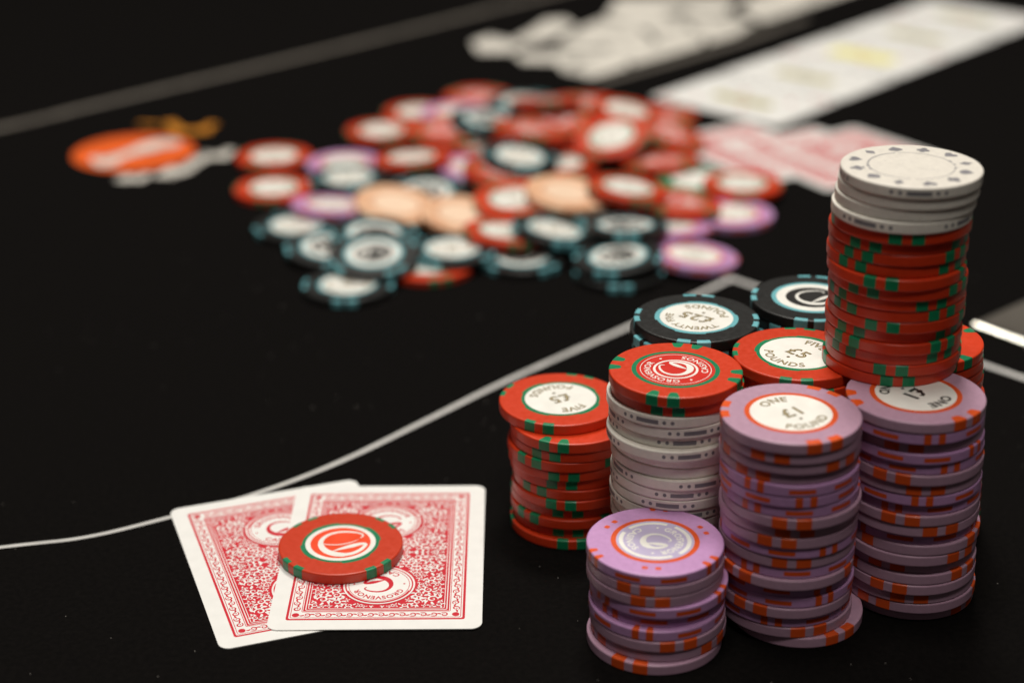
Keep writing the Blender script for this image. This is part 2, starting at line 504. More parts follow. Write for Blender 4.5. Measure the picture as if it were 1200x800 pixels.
def face_parts(kind, face):
    """list of (name, mesh, [sub-parts]) laid into the upper face"""
    key = (kind, face)
    if key in _face_cache:
        return _face_cache[key]
    ringmat = {'red': 'green', 'red_round': 'green', 'black': 'blue', 'mauve': 'orange', 'mauve_round': 'orange', 'violet': 'orange', 'peach': 'peach_dark', 'green': 'paper'}.get(kind)
    words = {'red': ('FIVE', '\u00a35', 'POUNDS'), 'black': ('TWENTY FIVE', '\u00a325', 'POUNDS'), 'mauve': ('ONE', '\u00a31', 'POUND'), 'violet': ('ONE', '\u00a31', 'POUND')}.get(kind.replace('_round', ''))
    parts = []
    if face == 'val':
        rg = stepped_ring(MB(), 11.2, 13.0, ZF + 0.02, 8) if kind in ('black', 'red') else ring(MB(), 11.2, 12.9, ZF + 0.02)
        parts.append(('inlay_ring', rg.mesh('inlay_ring', ringmat), []))
        inlay = disc(MB(), 11.4, ZF + 0.04).mesh('inlay', 'peachpale' if kind == 'peach' else 'paper')
        sub = []
        if words:
            ink = 'ink' if kind == 'mauve_round' else 'gold'
            a = MB()
            off = 0.035 if kind != 'mauve_round' else 0.05
            text_arc(a, words[0], 3.0 if len(words[0]) < 8 else 2.5, 8.6, math.pi / 2, ZF + 0.06, False, off)
            text_line(a, words[1], 4.9, 0, 0.3, ZF + 0.06, off)
            text_arc(a, words[2], 2.8, 8.6, -math.pi / 2, ZF + 0.06, True, off)
            disc(a, 0.55, ZF + 0.06, 16, 0, -4.4)
            sub.append(('lettering', a.mesh('lettering', ink)))
            if kind != 'mauve_round':
                b = MB()
                text_arc(b, words[0], 3.0 if len(words[0]) < 8 else 2.5, 8.6, math.pi / 2, ZF + 0.075, False, -0.035)
                text_line(b, words[1], 4.9, 0, 0.3, ZF + 0.075, -0.035)
                text_arc(b, words[2], 2.8, 8.6, -math.pi / 2, ZF + 0.075, True, -0.035)
                sub.append(('lettering_fill', b.mesh('lettering_fill', 'goldlight')))
        parts.append(('inlay', inlay, sub))
    elif face == 'logo' and kind == 'red_round':
        parts.append(('inlay_ring', ring(MB(), 11.4, 12.9, ZF + 0.02).mesh('inlay_ring', 'green'), []))
        sub = []
        a = MB()
        ring(a, 10.25, 10.45, ZF + 0.06); ring(a, 5.9, 6.6, ZF + 0.06)
        text_arc(a, 'GROSVENOR', 2.0, 8.4, math.pi / 2, ZF + 0.06, False, 0.02, sx=1.12)
        text_arc(a, 'CASINOS', 2.0, 8.4, -math.pi / 2, ZF + 0.06, True, 0.02, sx=1.12)
        disc(a, 0.4, ZF + 0.06, 16, 8.4, 0); disc(a, 0.4, ZF + 0.06, 16, -8.4, 0)
        sub.append(('lettering', a.mesh('lettering', 'paper')))
        b = MB(); swirl(b, 6.0, ZF + 0.062, bold=1.25)
        sub.append(('emblem', b.mesh('emblem', 'paper')))
        parts.append(('inlay', disc(MB(), 11.5, ZF + 0.04).mesh('inlay', 'redinlay'), sub))
    elif face == 'bigG':
        parts.append(('inlay_ring', stepped_ring(MB(), 10.8, 12.6, ZF + 0.02, 8).mesh('inlay_ring', 'green'), []))
        sub = [('emblem_disc', disc(MB(), 9.4, ZF + 0.055).mesh('emblem_disc', 'orangeinlay'))]
        b = MB(); swirl(b, 9.6, ZF + 0.075, thin=True)
        sub.append(('emblem', b.mesh('emblem', 'paper')))
        parts.append(('inlay', disc(MB(), 11.0, ZF + 0.04).mesh('inlay', 'paper'), sub))
    elif face == 'logo' and kind == 'violet':
        parts.append(('inlay_ring', ring(MB(), 11.0, 12.6, ZF + 0.02).mesh('inlay_ring', 'orange'), []))
        sub = []
        a = MB()
        ring(a, 9.1, 10.3, ZF + 0.06, 40, 0, 0, math.radians(50), math.radians(150)); ring(a, 9.1, 10.3, ZF + 0.06, 40, 0, 0, math.radians(165), math.radians(235))
        ring(a, 9.1, 10.3, ZF + 0.06, 40, 0, 0, math.radians(250), math.radians(395))
        text_arc(a, 'GROSVENOR', 2.1, 7.2, math.pi / 2, ZF + 0.06, False, 0.04)
        text_arc(a, 'CASINOS', 2.1, 7.2, -math.pi / 2, ZF + 0.06, True, 0.04)
        disc(a, 0.4, ZF + 0.06, 16, 7.2, 0); disc(a, 0.4, ZF + 0.06, 16, -7.2, 0)
        sub.append(('lettering', a.mesh('lettering', 'paper')))
        b = MB(); swirl(b, 5.2, ZF + 0.062, rot=1.2, bold=1.5)
        sub.append(('emblem', b.mesh('emblem', 'paper')))
        parts.append(('inlay', disc(MB(), 11.1, ZF + 0.04).mesh('inlay', 'lilacinlay'), sub))
    elif face == 'logo' and kind == 'black':
        parts.append(('inlay_ring', ring(MB(), 11.2, 12.9, ZF + 0.02).mesh('inlay_ring', 'blue'), []))
        sub = [('emblem_disc', disc(MB(), 8.4, ZF + 0.055).mesh('emblem_disc', 'ink'))]
        b = MB(); swirl(b, 7.4, ZF + 0.075)
        sub.append(('emblem', b.mesh('emblem', 'paper')))
        parts.append(('inlay', disc(MB(), 11.4, ZF + 0.04).mesh('inlay', 'paper'), sub))
    elif face == 'logo':
        parts.append(('inlay_ring', ring(MB(), 11.2, 12.6, ZF + 0.02).mesh('inlay_ring', ringmat or 'green'), []))
        b = MB(); swirl(b, 7.0, ZF + 0.06)
        parts.append(('inlay', disc(MB(), 11.4, ZF + 0.04).mesh('inlay', 'redinlay' if 'red' in kind else 'paper'), [('emblem', b.mesh('emblem', 'paper'))]))
    elif face == 'suits':
        a = MB()
        ring(a, 11.7, 12.0, ZF + 0.02, 60, 0, 0, 0.15, 1.7); ring(a, 11.7, 12.1, ZF + 0.02, 60, 0, 0, 1.75, 3.3)
        ring(a, 11.7, 12.0, ZF + 0.02, 60, 0, 0, 3.35, 4.5); ring(a, 11.7, 11.95, ZF + 0.02, 60, 0, 0, 4.6, 6.1)
        for t in (0.05, 0.32, 3.1, 3.35, 6.1):
            ring(a, 11.6, 12.4, ZF + 0.023, 6, 0, 0, t - 0.04, t + 0.04)
        parts.append(('ring_line', a.mesh('ring_line', 'grey'), []))
        for i in range(12):
            parts.append((('spade_mark', 'club_mark', 'heart_mark', 'diamond_mark')[i % 4], suit_mesh('SCHD'[i % 4]), [], math.radians(96 - 30 * i)))
        b = MB()
        for i in range(26):
            t = random.uniform(0, 6.28); q = random.uniform(2, 10.4); l = random.uniform(0.4, 1.5); d = random.uniform(0, 3.1)
            x, y = q * math.cos(t), q * math.sin(t)
            stroke(b, [(x, y), (x + l * 0.5 * math.cos(d), y + l * 0.5 * math.sin(d)), (x + l * math.cos(d + 0.4), y + l * math.sin(d + 0.4))], [0.03, 0.10, 0.03], ZF + 0.02)
        parts.append(('scuff', b.mesh('scuff', 'grey'), []))
    _face_cache[key] = parts
    return parts

_suit_cache = {}
def suit_mesh(s):
    """one pip, its top pointing outward along +x at the rim of the face"""
    if s in _suit_cache:
        return _suit_cache[s]
    z = ZF + 0.02; k = 2.0; r = R - 4.0
    mb = MB()
    def put(pts):
        mb.add([(r + y * k, -x * k, z + 0.002 * (len(mb.f))) for x, y in pts], [tuple(range(len(pts)))])
    if s == 'D':
        put([(0, 1.0), (0.72, 0), (0, -1.0), (-0.72, 0)])
    elif s in 'HS':
        pts = []
        for i in range(40):
            t = 2 * math.pi * i / 40
            x = 16 * math.sin(t) ** 3; y = 13 * math.cos(t) - 5 * math.cos(2 * t) - 2 * math.cos(3 * t) - math.cos(4 * t)
            pts.append((x / 16, (y + 2) / 15 * (1 if s == 'H' else -1)))
        put(pts)
        if s == 'S':
            put([(0.08, 0), (0.4, -1.15), (-0.4, -1.15), (-0.08, 0)])
    else:
        for cx, cy in ((0, 0.5), (-0.5, -0.2), (0.5, -0.2)):
            put([(cx + 0.45 * math.cos(2 * math.pi * i / 20), cy + 0.45 * math.sin(2 * math.pi * i / 20)) for i in range(20)])
        put([(0.15, 0.1), (0.38, -1.1), (-0.38, -1.1), (-0.15, 0.1)])
    _suit_cache[s] = mb.mesh('suit_mark', 'grey')
    return _suit_cache[s]

def poker_chip(kind, x, y, z, rot, label, group=None, face=None, face_rot=0.0, slope=(0.0, 0.0)):
    root = bpy.data.objects.new('poker_chip', None)
    root.empty_display_size = 0.01
    COL.objects.link(root)
    n = Vector((-slope[0], -slope[1], 1)).normalized()
    q = Vector((0, 0, 1)).rotation_difference(n)
    root.matrix_world = Matrix.Translation((x * MM, y * MM, z * MM)) @ q.to_matrix().to_4x4()
    tag(root, label, 'poker chip', group)
    rz = math.radians(rot)
    link('body', BODY[BODY_OF[kind]], root, rz)
    for nm, me, a in marks(kind, face is not None):
        link(nm, me, root, rz + math.radians(a))
    if face:
        fr = math.radians(face_rot)
        for p in face_parts(kind, face):
            o = link(p[0], p[1], root, fr + (p[3] if len(p) > 3 else 0.0))
            for nm, me in p[2]:
                link(nm, me, o)
    return root

# ---------------------------------------------------------------- stacks of chips (top to bottom: kind, x, y, turn)
STACKS = {
    'short': (0, 'v,40.2,445.2,322 m,40.4,445.1,249 m,40.3,445.1,262 v,41.7,444.7,211 v,41.4,446.2,222 v,41,444.3,254 m,41.3,444.1,284 m,41.7,444.8,200 m,40.5,443.2,244'),
    'mid': (0, 'm,77.1,448.9,291 m,77.4,449.7,245 m,77.6,450.4,308 m,77.5,451.6,231 v,77.8,450.8,232 v,77.9,451,276 v,78.4,451.5,229 m,79,451,262 m,78.3,452.9,268 m,78.8,452.7,252 v,79,453.4,297 m,78.8,453.9,266 v,79.1,454.4,230 m,78.8,453.4,216 v,79,456,296 v,79.6,455.6,296 m,79.3,455.3,231 v,79.3,456.6,252 m,79.9,456.5,283 m,83.3,456.5,304'),
    'right': (0, 'm,114.1,460.8,307 v,114.2,461.1,275 m,114.8,463,250 v,115,462.4,318 v,115.5,463.3,289 m,115.7,462.8,239 m,115.8,463.8,269 v,116.1,464,266 v,116.6,465.4,241 m,116.4,464.7,249 m,116.7,465.1,284 v,116.9,467,330 m,117.7,466.3,208 m,117.2,466.2,308 m,117.8,468.6,239 m,117.9,467.6,313 m,118,467.4,241 m,118.3,468.7,260 m,118.9,468.7,226 m,119.3,470.9,315'),
    'left': (0, 'r,15.3,517.3,248 R,18.8,511.3,251 r,18.9,511.9,243 r,17.8,511.9,228 r,18.1,512.5,263 r,18.8,513.6,259 r,19.5,513.2,228 r,19.2,512.8,257 r,18.8,514.6,265 r,18.8,513.2,222 r,19.3,514.7,264 r,18.6,512.8,270'),
    'centre': (0, 'R,47.7,478.3,254 r,48.4,479.6,257 w,47.2,479.4,243 w,47.9,479.7,283 w,48,480.6,274 w,47.3,478.5,280 W,49.1,481.5,123 W,48.8,481.5,175 w,49.3,480.4,290 w,48.8,481.1,271 w,49,481.1,258 w,48.7,481.6,280 w,49.7,482.5,347 w,49.2,483.2,254 w,50,483.1,335 w,49.9,483.3,333 w,50.2,484,226 w,49.9,484.3,101 w,50.6,484.7,283 w,49.4,485,7'),
    'five': (0, 'r,85.1,489.4,260 r,86.2,489.4,276 r,85.5,490.3,7 r,86.5,490.4,142 r,86.5,491,44 r,87.1,490.7,212 r,87.1,491.5,255 r,87.8,491.9,330 r,88,492.1,313 r,87.6,492.4,50 r,88.4,492.8,134 r,88.8,493.2,358 r,89.3,493.7,333 r,89,493.7,70 r,89.4,493.6,334 r,89.8,494.4,61 r,90,494.9,196 r,90.3,494.8,162 r,90.5,495.4,86 r,91.3,495.9,145'),
    'hid': (0, 'r,122.8,499.6,322 r,123.2,500.2,264 r,123.7,501,273 r,124.3,501.7,90 r,124.1,502.5,192 r,125.5,502.7,202 r,125.4,503.2,343 r,126.3,504.4,188 r,126.3,503.9,26 r,126.6,505.4,334 r,126.9,505.4,307 r,127.6,506,264 r,128,506.7,119 r,128,507.5,330 r,128.4,508.5,219 r,129.2,508.5,182 r,129.6,509.2,295 r,129.9,510,157 r,130.4,510.9,329 r,130.9,511.5,9'),
    'blk1': (0, 'k,57.5,517.1,262 k,56.3,517.1,212 k,57.2,517.9,102 k,57.8,517.9,86 k,57.9,518.2,1 k,57.9,518.3,180 k,57.5,518.7,47 k,57.4,519.2,4 k,57.6,519.5,100 k,57.9,520,287 k,57.5,520.3,116 k,57.6,520.3,210 k,58,520.8,139 k,58.1,521.5,75 k,58.3,521.8,348 k,57.7,521.9,330 k,58.1,522.4,16 k,58.5,522.5,89 k,57.9,522.9,186 k,57.9,523.3,243'),
    'blk2': (0, 'k,96,532.9,260 k,96.4,532.5,233 k,96.1,532.7,130 k,96.4,532.6,66 k,96.3,533.2,212 k,96.6,532.9,359 k,96.6,533.3,191 k,96.3,533.3,221 k,97.3,533.2,166 k,96.3,532.8,345 k,97,533,292 k,97,533.1,40 k,97.2,533,68 k,96.8,533.3,33 k,97.3,533.5,71 k,97.2,533.6,332 k,98.1,533.9,136 k,97.7,533.2,235 k,98,533.4,265 k,97.8,533.5,10'),
    'tower': (20, 'w,110.9,476.2,265 W,110.7,477,211 W,110.2,477.6,107 w,109.4,477.4,228 r,109.8,478.3,263 r,109.5,479.8,231 r,109.8,479.9,224 r,109.5,480.5,220 R,109.6,479.1,246 r,110.6,480.2,229 r,110.7,481.3,289 r,111,481.7,210 r,111.2,481.8,247 r,110.8,483.4,221 r,111.1,482.4,215 r,111.2,483.7,213 r,111.7,483.6,257 r,111,484.2,266'),
}
KIND = {'r': 'red', 'R': 'red_round', 'm': 'mauve', 'v': 'violet', 'w': 'white', 'W': 'white_plain', 'k': 'black'}
LOOK = {'r': 'red chip with green edge spots', 'R': 'red chip with rounded green spots', 'm': 'mauve chip with wide orange spots', 'v': 'violet chip with orange dashes',
        'w': 'white chip with grey edge marks', 'W': 'plain white chip', 'k': 'black chip with pale blue spots'}
WHERE = {'short': 'short purple stack in front', 'mid': 'middle tall purple stack', 'right': 'purple stack below the tower', 'left': 'leftmost red stack',
         'centre': 'red-topped white stack', 'five': 'red stack left of tower', 'hid': 'red stack right behind tower', 'blk1': 'nearer black stack',
         'blk2': 'black stack left behind tower', 'tower': 'tall white-topped red tower'}
ORD = ['top', 'second', 'third', 'fourth', 'fifth', 'sixth', 'seventh', 'eighth', 'ninth', 'tenth', 'eleventh', 'twelfth', 'thirteenth', 'fourteenth',
       'fifteenth', 'sixteenth', 'seventeenth', 'eighteenth', 'nineteenth', 'twentieth']
TOPS = {  # kind, face, turn of the face
    'short': ('violet', 'logo', -100), 'mid': ('mauve', 'val', 30), 'right': ('mauve_round', 'val', -135), 'left': ('red', 'val', -152),
    'centre': ('red_round', 'logo', 117), 'five': ('red', 'val', -50), 'hid': ('red_round', 'val', 20), 'blk1': ('black', 'val', 144), 'blk2': ('black', 'logo', 20),
    'tower': ('white', 'suits', 0)}
TOPLABEL = {
    'short': 'violet chip with lilac emblem centre, top of the short purple stack in front',
    'mid': 'mauve one pound chip with gold lettering, top of the middle tall purple stack',
    'right': 'mauve one pound chip with black lettering, partly covered by the tall tower',
    'left': 'red five pound chip slid sideways on top of the leftmost red stack',
    'centre': 'red chip with red emblem centre and green ring, top of the white stack',
    'five': 'red five pound chip with white centre, partly covered by the tall tower',
    'hid': 'red chip peeking out right behind the foot of the tall tower',
    'blk1': 'black twenty five pound chip with white lettered centre, top of nearer black stack',
    'blk2': 'black chip with dark emblem centre, top of the stack left behind tower',
    'tower': 'white chip with ring of grey card suits on top of the tower'}
for name, (level, rows) in STACKS.items():
    rows = rows.split()
    n = len(rows)
    for i, row in enumerate(rows):
        k, x, y, rot = row.split(',')
        x, y, rot = float(x), float(y), float(rot)
        kind = KIND[k]; face = None; fr = 0.0
        if i == 0:
            kind, face, fr = TOPS[name]
            label = TOPLABEL[name]
            if name == 'hid':
                rot = 28.0
        elif i == n - 1:
            label = '%s, bottom of the %s' % (LOOK[k], WHERE[name])
        else:
            label = '%s, %s from top of the %s' % (LOOK[k], ORD[i], WHERE[name])
        poker_chip(kind, x, y, (level + n - 1 - i) * T, rot, label, 'chips in the %s' % WHERE[name], face, fr)

# ---------------------------------------------------------------- loose pile of chips behind: x, y, z, slope x, slope y, kind, face, label
PILE = [
(-122.5,892.6,0.00,0,0,'red','val', 'red chip with white centre, far left of the pile, the farther of two'),
    (-116.5,841.6,0.00,0,0,'red','val', 'red chip with white centre, far left of the pile, the nearer of two'),
    (-84.9,880.3,0.00,0,0,'violet','val', "violet chip at the pile's left, mostly covered by a black chip"),
    (-99.7,787.1,0.00,0,0,'black','val', "black chip with white centre at the pile's near left corner"),
    (-44.4,861.5,0.00,0,0,'black','val', "black chip hidden beneath the raised red chip at the pile's left"),
    (-40.9,829.1,2.03,-0.009,0.104,'black','logo', 'black chip with grey centre behind the left peach chip'),
    (-69.7,936.7,0.00,0,0,'red','val', "red chip with white centre at the pile's far left end"),
    (-51.5,972.1,0.00,0,0,'red','val', "red chip with white centre at the pile's far left, behind the violet one"),
    (-18.6,1002.5,0.00,0,0,'red','logo', 'small visible red edge at the far side between violet and black chips'),
    (-20.5,914.0,0.00,0,0,'red','val', 'red chip with white centre under red ones in the far left pile'),
    (-81.6,754.0,1.77,-0.042,0.080,'black','logo', 'black chip at the near left, beneath two stacked black chips'),
    (-69.6,712.9,0.00,0,0,'black','val', 'nearest black chip of the pile, white centre half covered'),
    (-36.0,735.5,0.00,0,0,'red','val', 'red chip peeking out beneath a black chip at the near edge'),
    (-18.7,861.4,2.58,-0.132,0.000,'violet','val', 'violet chip left of centre, partly covered by a red chip'),
    (0.5,834.6,2.95,-0.137,0.065,'red','logo', 'red chip buried in the middle of the pile, green spots showing'),
    (4.8,744.2,0.00,0,0,'black','logo', 'black chip lying low at the near edge under a red chip'),
    (22.7,779.0,0.00,0,0,'black','val', 'black chip under the white-centred black chip in the near middle'),
    (40.3,797.4,2.60,-0.090,-0.098,'black','val', 'black chip between peach chip and emblem black chip, mostly covered'),
    (46.4,726.8,0.00,0,0,'black','val', 'black chip at the near edge, lower of a pair'),
    (80.1,740.3,1.86,-0.088,-0.037,'violet','val', "violet chip nearest the white corner line, at the pile's right"),
    (103.8,799.7,0.00,0,0,'violet','val', "violet chip at the pile's right, nearer than the rightmost red chip"),
    (71.9,772.8,3.09,-0.004,-0.159,'violet','val', 'violet chip wedged between the black emblem chip and violet chips'),
    (46.5,730.1,5.47,0.100,0.014,'black','logo', 'black emblem chip at the near edge, upper of a pair'),
    (59.4,813.8,2.75,-0.096,-0.103,'red','logo', 'red chip under the white-centred red chip in the right middle'),
    (92.6,849.2,0.00,0,0,'green','val', 'green chip with white centre beside the pink cards'),
    (112.5,833.1,3.49,0,0.000,'red','val', 'rightmost red chip of the pile, white centre, against the pink cards'),
    (79.2,800.3,5.83,-0.114,-0.038,'red','logo', 'red chip behind violet chips, right of the white-centred red chip'),
    (-6.3,964.7,0.00,0,0,'black','val', 'black chip at the far side, left of the highest black chip'),
    (30.2,922.1,0.00,0,0,'red','logo', 'red chip low in the middle far part of the pile'),
    (24.5,878.1,0.00,0,0,'red','val', 'red chip with white centre in the middle, near the black gap'),
    (76.2,872.6,2.34,0.069,-0.098,'red','logo', 'red chip at the right, beneath the tilted red chips'),
    (83.3,962.4,0.00,0,0,'red','logo', 'red chip at the far right corner beside the face-up cards'),
    (47.4,950.2,3.49,0.059,-0.102,'red','logo', 'red chip under the farthest red chips'),
    (9.6,903.6,3.49,0,0.000,'red','logo', 'red chip directly under the uppermost middle red chip'),
    (-80.3,846.5,3.49,0,0.000,'black','val', 'black chip with white centre lying on a violet chip at left'),
    (-85.2,807.5,2.72,-0.080,-0.114,'violet','val', 'violet chip with white centre touching the left peach chip'),
    (-54.5,802.2,5.16,-0.147,0.122,'peach','val', 'leftmost of the three peach chips, over a violet chip'),
    (-49.4,864.4,7.93,0.064,-0.086,'red','val', "raised red chip with white centre at the pile's left"),
    (-29.7,958.0,3.49,0.000,0,'violet','val', 'violet chip with white centre at the far left, among red chips'),
    (-34.6,921.1,5.25,0.012,0.090,'red','logo', 'red emblem chip in front of the far violet chip'),
    (-61.8,762.0,5.10,-0.064,0.052,'black','logo', 'black emblem chip, second of the near left trio'),
    (-26.1,745.8,3.49,0,0,'black','val', 'black chip with white centre above the peeking red chip'),
    (-23.4,792.0,3.31,-0.131,0.109,'peach','val', 'middle one of the three peach chips, low in the pile'),
    (-4.5,842.8,7.70,-0.137,0.065,'red','logo', 'red chip leaning on the violet chip left of centre'),
    (4.0,855.3,10.89,-0.137,0.065,'black','val', 'black chip with white centre in the middle of the pile'),
    (1.6,801.0,7.64,0.025,0.079,'red','val', 'red chip with white centre between two peach chips'),
    (25.6,800.1,11.00,-0.116,0.085,'peach','val', 'rightmost of the three peach chips, near the middle'),
    (-2.7,760.9,5.87,-0.103,-0.066,'red','val', 'red chip with white centre resting on the low near black chip'),
    (18.7,759.1,7.14,-0.178,-0.059,'black','val', 'black chip with white centre in the near middle, right of a small red one'),
    (51.1,759.6,8.77,0.008,-0.132,'black','logo', 'black emblem chip right of the near middle, beside violet chips'),
    (54.4,801.9,12.43,-0.127,-0.029,'red','val', 'red chip with white centre, large and high in the right middle'),
    (6.6,979.2,3.49,0.000,0.000,'black','val', 'farthest black chip with white centre at the top of the pile'),
    (40.9,964.1,7.17,-0.020,-0.039,'red','logo', 'farthest red emblem chip at the top of the pile'),
    (62.0,940.5,9.28,-0.156,0.048,'red','val', 'red chip with white centre at the far right top'),
    (82.7,909.9,6.32,-0.311,0.090,'red','logo', "steeply tilted red chip at the pile's far right side"),
    (-12.9,926.8,9.17,-0.109,0.029,'black','logo', 'black emblem chip at the far side, leaning toward the farthest black chip'),
    (25.7,923.5,9.11,-0.072,0.098,'red','logo', 'red emblem chip between the far middle and far right heaps'),
    (52.6,892.8,9.91,0.206,0.257,'red','val', 'tilted red chip with white centre on the far right heap'),
    (19.2,942.1,14.86,0.036,-0.201,'red','logo', 'red emblem chip beside the farthest black chip'),
    (-59.8,732.8,6.61,0.019,0.159,'black','logo', 'topmost black emblem chip of the near left trio'),
    (9.5,892.0,13.94,-0.142,-0.052,'red','logo', 'red emblem chip on top of the far middle'),
]
for i, (x, y, z, a, b, kind, face, label) in enumerate(PILE):
    rt = random.uniform(0, 360)
    if kind == 'red' and face == 'logo':
        kind = 'red_round'
    poker_chip(kind, x, y, z, rt, label, 'chips in the loose pile', face, random.uniform(0, 360), (a, b))

# ---------------------------------------------------------------- playing cards
CWH, CLH, CT = 31.5, 44.0, 0.30
def round_rect(hw, hl, rad, n=8):
    pts = []
    for cx, cy, a0 in ((hw - rad, hl - rad, 0), (-hw + rad, hl - rad, 90), (-hw + rad, -hl + rad, 180), (hw - rad, -hl + rad, 270)):
        for i in range(n + 1):
            a = math.radians(a0 + 90 * i / n)
            pts.append((cx + rad * math.cos(a), cy + rad * math.sin(a)))
    return pts

def card_body_mesh():
    pts = round_rect(CWH, CLH, 3.4)
    n = len(pts)
    return MB().add([(x, y, 0) for x, y in pts] + [(x, y, CT) for x, y in pts],
                    [tuple(range(n))[::-1], tuple(range(n, 2 * n))] + [(i, (i + 1) % n, n + (i + 1) % n, n + i) for i in range(n)]).mesh('card_stock', 'card')

def frame(mb, hw, hl, w, z, rad=0.6):
    a = round_rect(hw, hl, rad, 4); b = round_rect(hw - w, hl - w, max(0.05, rad - w), 4)
    n = len(a)
    return mb.add([(x, y, z) for x, y in a] + [(x, y, z) for x, y in b], [(i, (i + 1) % n, n + (i + 1) % n, n + i) for i in range(n)])

PW, PL = 26.4, 38.9       # printed panel, half size
def curl_points(cx, cy, r, a0, turns, hand, n=22):
    pts = []; ws = []
    for i in range(n + 1):
        u = i / n
        a = a0 + hand * turns * 2 * math.pi * u
        q = r * (1 - 0.80 * u)
        pts.append((cx + q * math.cos(a), cy + q * math.sin(a)))
        ws.append(r * (0.16 + 0.26 * math.sin(min(1, u * 1.15 + 0.05) * math.pi) * (1 - 0.3 * u)))
    return pts, ws

def leaf(cx, cy, a, l, w, bend, n=7):
    pts = []; ws = []
    for i in range(n + 1):
        u = i / n
        d = a + bend * u
        pts.append((cx + l * u * math.cos(d), cy + l * u * math.sin(d)))
        ws.append(w * math.sin((0.12 + 0.88 * u) * math.pi) ** 0.8 + 0.05)
    return pts, ws

def back_meshes():
    rnd = random.Random(5)
    zc = CT + 0.015
    panel = MB().add([(x, y, zc) for x, y in round_rect(PW, PL, 0.8, 4)], [tuple(range(20))]).mesh('back_panel', 'cardred')
    lines = MB()
    frame(lines, PW - 0.75, PL - 0.75, 4.0, zc + 0.015)                 # pale border band
    frame(lines, PW - 5.3, PL - 5.3, 0.30, zc + 0.015)
    frame(lines, PW - 6.1, PL - 6.1, 0.22, zc + 0.015)
    band = lines.mesh('border_band', 'card')
    curls = MB()
    zb = zc + 0.03
    frame(curls, PW - 1.15, PL - 1.15, 0.22, zb)
    frame(curls, PW - 4.3, PL - 4.3, 0.22, zb)
    def run(x0, y0, x1, y1):
        l = math.hypot(x1 - x0, y1 - y0); m = max(1, round(l / 3.1))
        d = math.atan2(y1 - y0, x1 - x0)
        for i in range(m):
            u = (i + 0.5) / m
            cx, cy = x0 + (x1 - x0) * u, y0 + (y1 - y0) * u
            h = 1 if i % 2 else -1
            p, w = curl_points(cx, cy, 1.15, d + math.pi * (0.25 if h > 0 else -0.25), 1.3, h, 16)
            stroke(curls, p, [max(0.16, q * 1.05) for q in w], zb + 0.004 * (i % 2))
            p, w = leaf(cx + 0.9 * math.cos(d), cy + 0.9 * math.sin(d), d + h * 0.9, 1.5, 0.55, -h * 0.7)
            stroke(curls, p, w, zb + 0.009)
    m = 2.75
    run(-PW + 4.6, PL - m, PW - 4.6, PL - m); run(PW - 4.6, -PL + m, -PW + 4.6, -PL + m)
    run(PW - m, PL - 4.6, PW - m, -PL + 4.6); run(-PW + m, -PL + 4.6, -PW + m, PL - 4.6)
    for sx in (-1, 1):
        for sy in (-1, 1):
            disc(curls, 1.1, zb + 0.002, 16, sx * (PW - m), sy * (PL - m))
    border = curls.mesh('border_scroll', 'cardred')
    # scrollwork: leafy curls packed into a quarter of the field and mirrored
    sc = MB()
    HX, HY = PW - 6.6, PL - 6.6
    placed = []
    seeds = [(HX * 0.55, 3.0, 2.7), (HX * 0.82, 11.0, 2.6), (HX * 0.83, 27.5, 2.8), (4.4, 4.9, 2.4), (13.2, 8.4, 2.3)]
    for rad, tries in ((2.4, 120), (1.8, 400), (1.35, 900), (1.0, 2000), (0.7, 4000)):
        cand = [s for s in seeds if s[2] >= rad - 0.3 and s not in placed] if rad > 2.3 else []
        cand += [(rnd.uniform(0.9, HX - 0.6), rnd.uniform(0.9, HY - 0.6), rad) for _ in range(tries)]
        for x, y, q in cand:
            if x > HX - 0.75 * q or y > HY - 0.75 * q or x < 0.7 * q or y < 0.7 * q:
                continue
            if math.hypot(x, y - 19.5) < 11.6 + q * 0.8:
                continue
            if all(math.hypot(x - a, y - b) > (q + c) * 0.80 for a, b, c in placed):
                placed.append((x, y, q))
    zs = zc + 0.02
    def emit(pts, ws, dz):
        for sx, sy in ((1, 1), (-1, 1), (-1, -1), (1, -1)):
            p = [(sx * x, sy * y) for x, y in pts]
            w = ws
            if sx * sy < 0:
                p = p[::-1]; w = ws[::-1]
            stroke(sc, p, w, zs + dz)
    for j, (x, y, q) in enumerate(placed):
        a0 = rnd.uniform(0, 2 * math.pi); hand = rnd.choice((-1, 1))
        if q > 0.95:
            p, w = curl_points(x, y, q * 0.62, a0, 1.25, hand)
            emit(p, [v * 0.9 for v in w], 0.0035 * ((j * 7) % 14))
            k = 6 if q > 2 else 4
            for i in range(k):
                b = a0 + hand * (0.5 + i * (5.2 / k))
                p, w = leaf(x + q * 0.60 * math.cos(b), y + q * 0.60 * math.sin(b), b - hand * 0.35, q * 0.62, q * 0.27, hand * 0.9)
                emit(p, w, 0.0035 * ((j * 7 + i + 1) % 14))
        else:
            for i in range(3):
                p, w = leaf(x, y, a0 + i * 2.1, q * 1.1, q * 0.5, 0.7 * hand)
                emit(p, w, 0.0035 * ((j * 7 + i) % 14))
    for i in range(12):                                     # small leaves down both centre lines
        x = 0.9 + i * 1.62
        for sx in (1, -1):
            stroke(sc, [(sx * (x - 0.7), 0), (sx * x, 0), (sx * (x + 0.7), 0)], [0.1, 0.75, 0.1], zs + 0.052)
        if x < 7:
            for sy in (1, -1):
                stroke(sc, [(0, sy * (x - 0.7)), (0, sy * x), (0, sy * (x + 0.7))], [0.1, 0.75, 0.1], zs + 0.056)
    scroll = sc.mesh('scrollwork', 'card')
    med = disc(MB(), 10.9, zc + 0.085, 64).mesh('medallion', 'card')
    a = MB()
    z = zc + 0.10
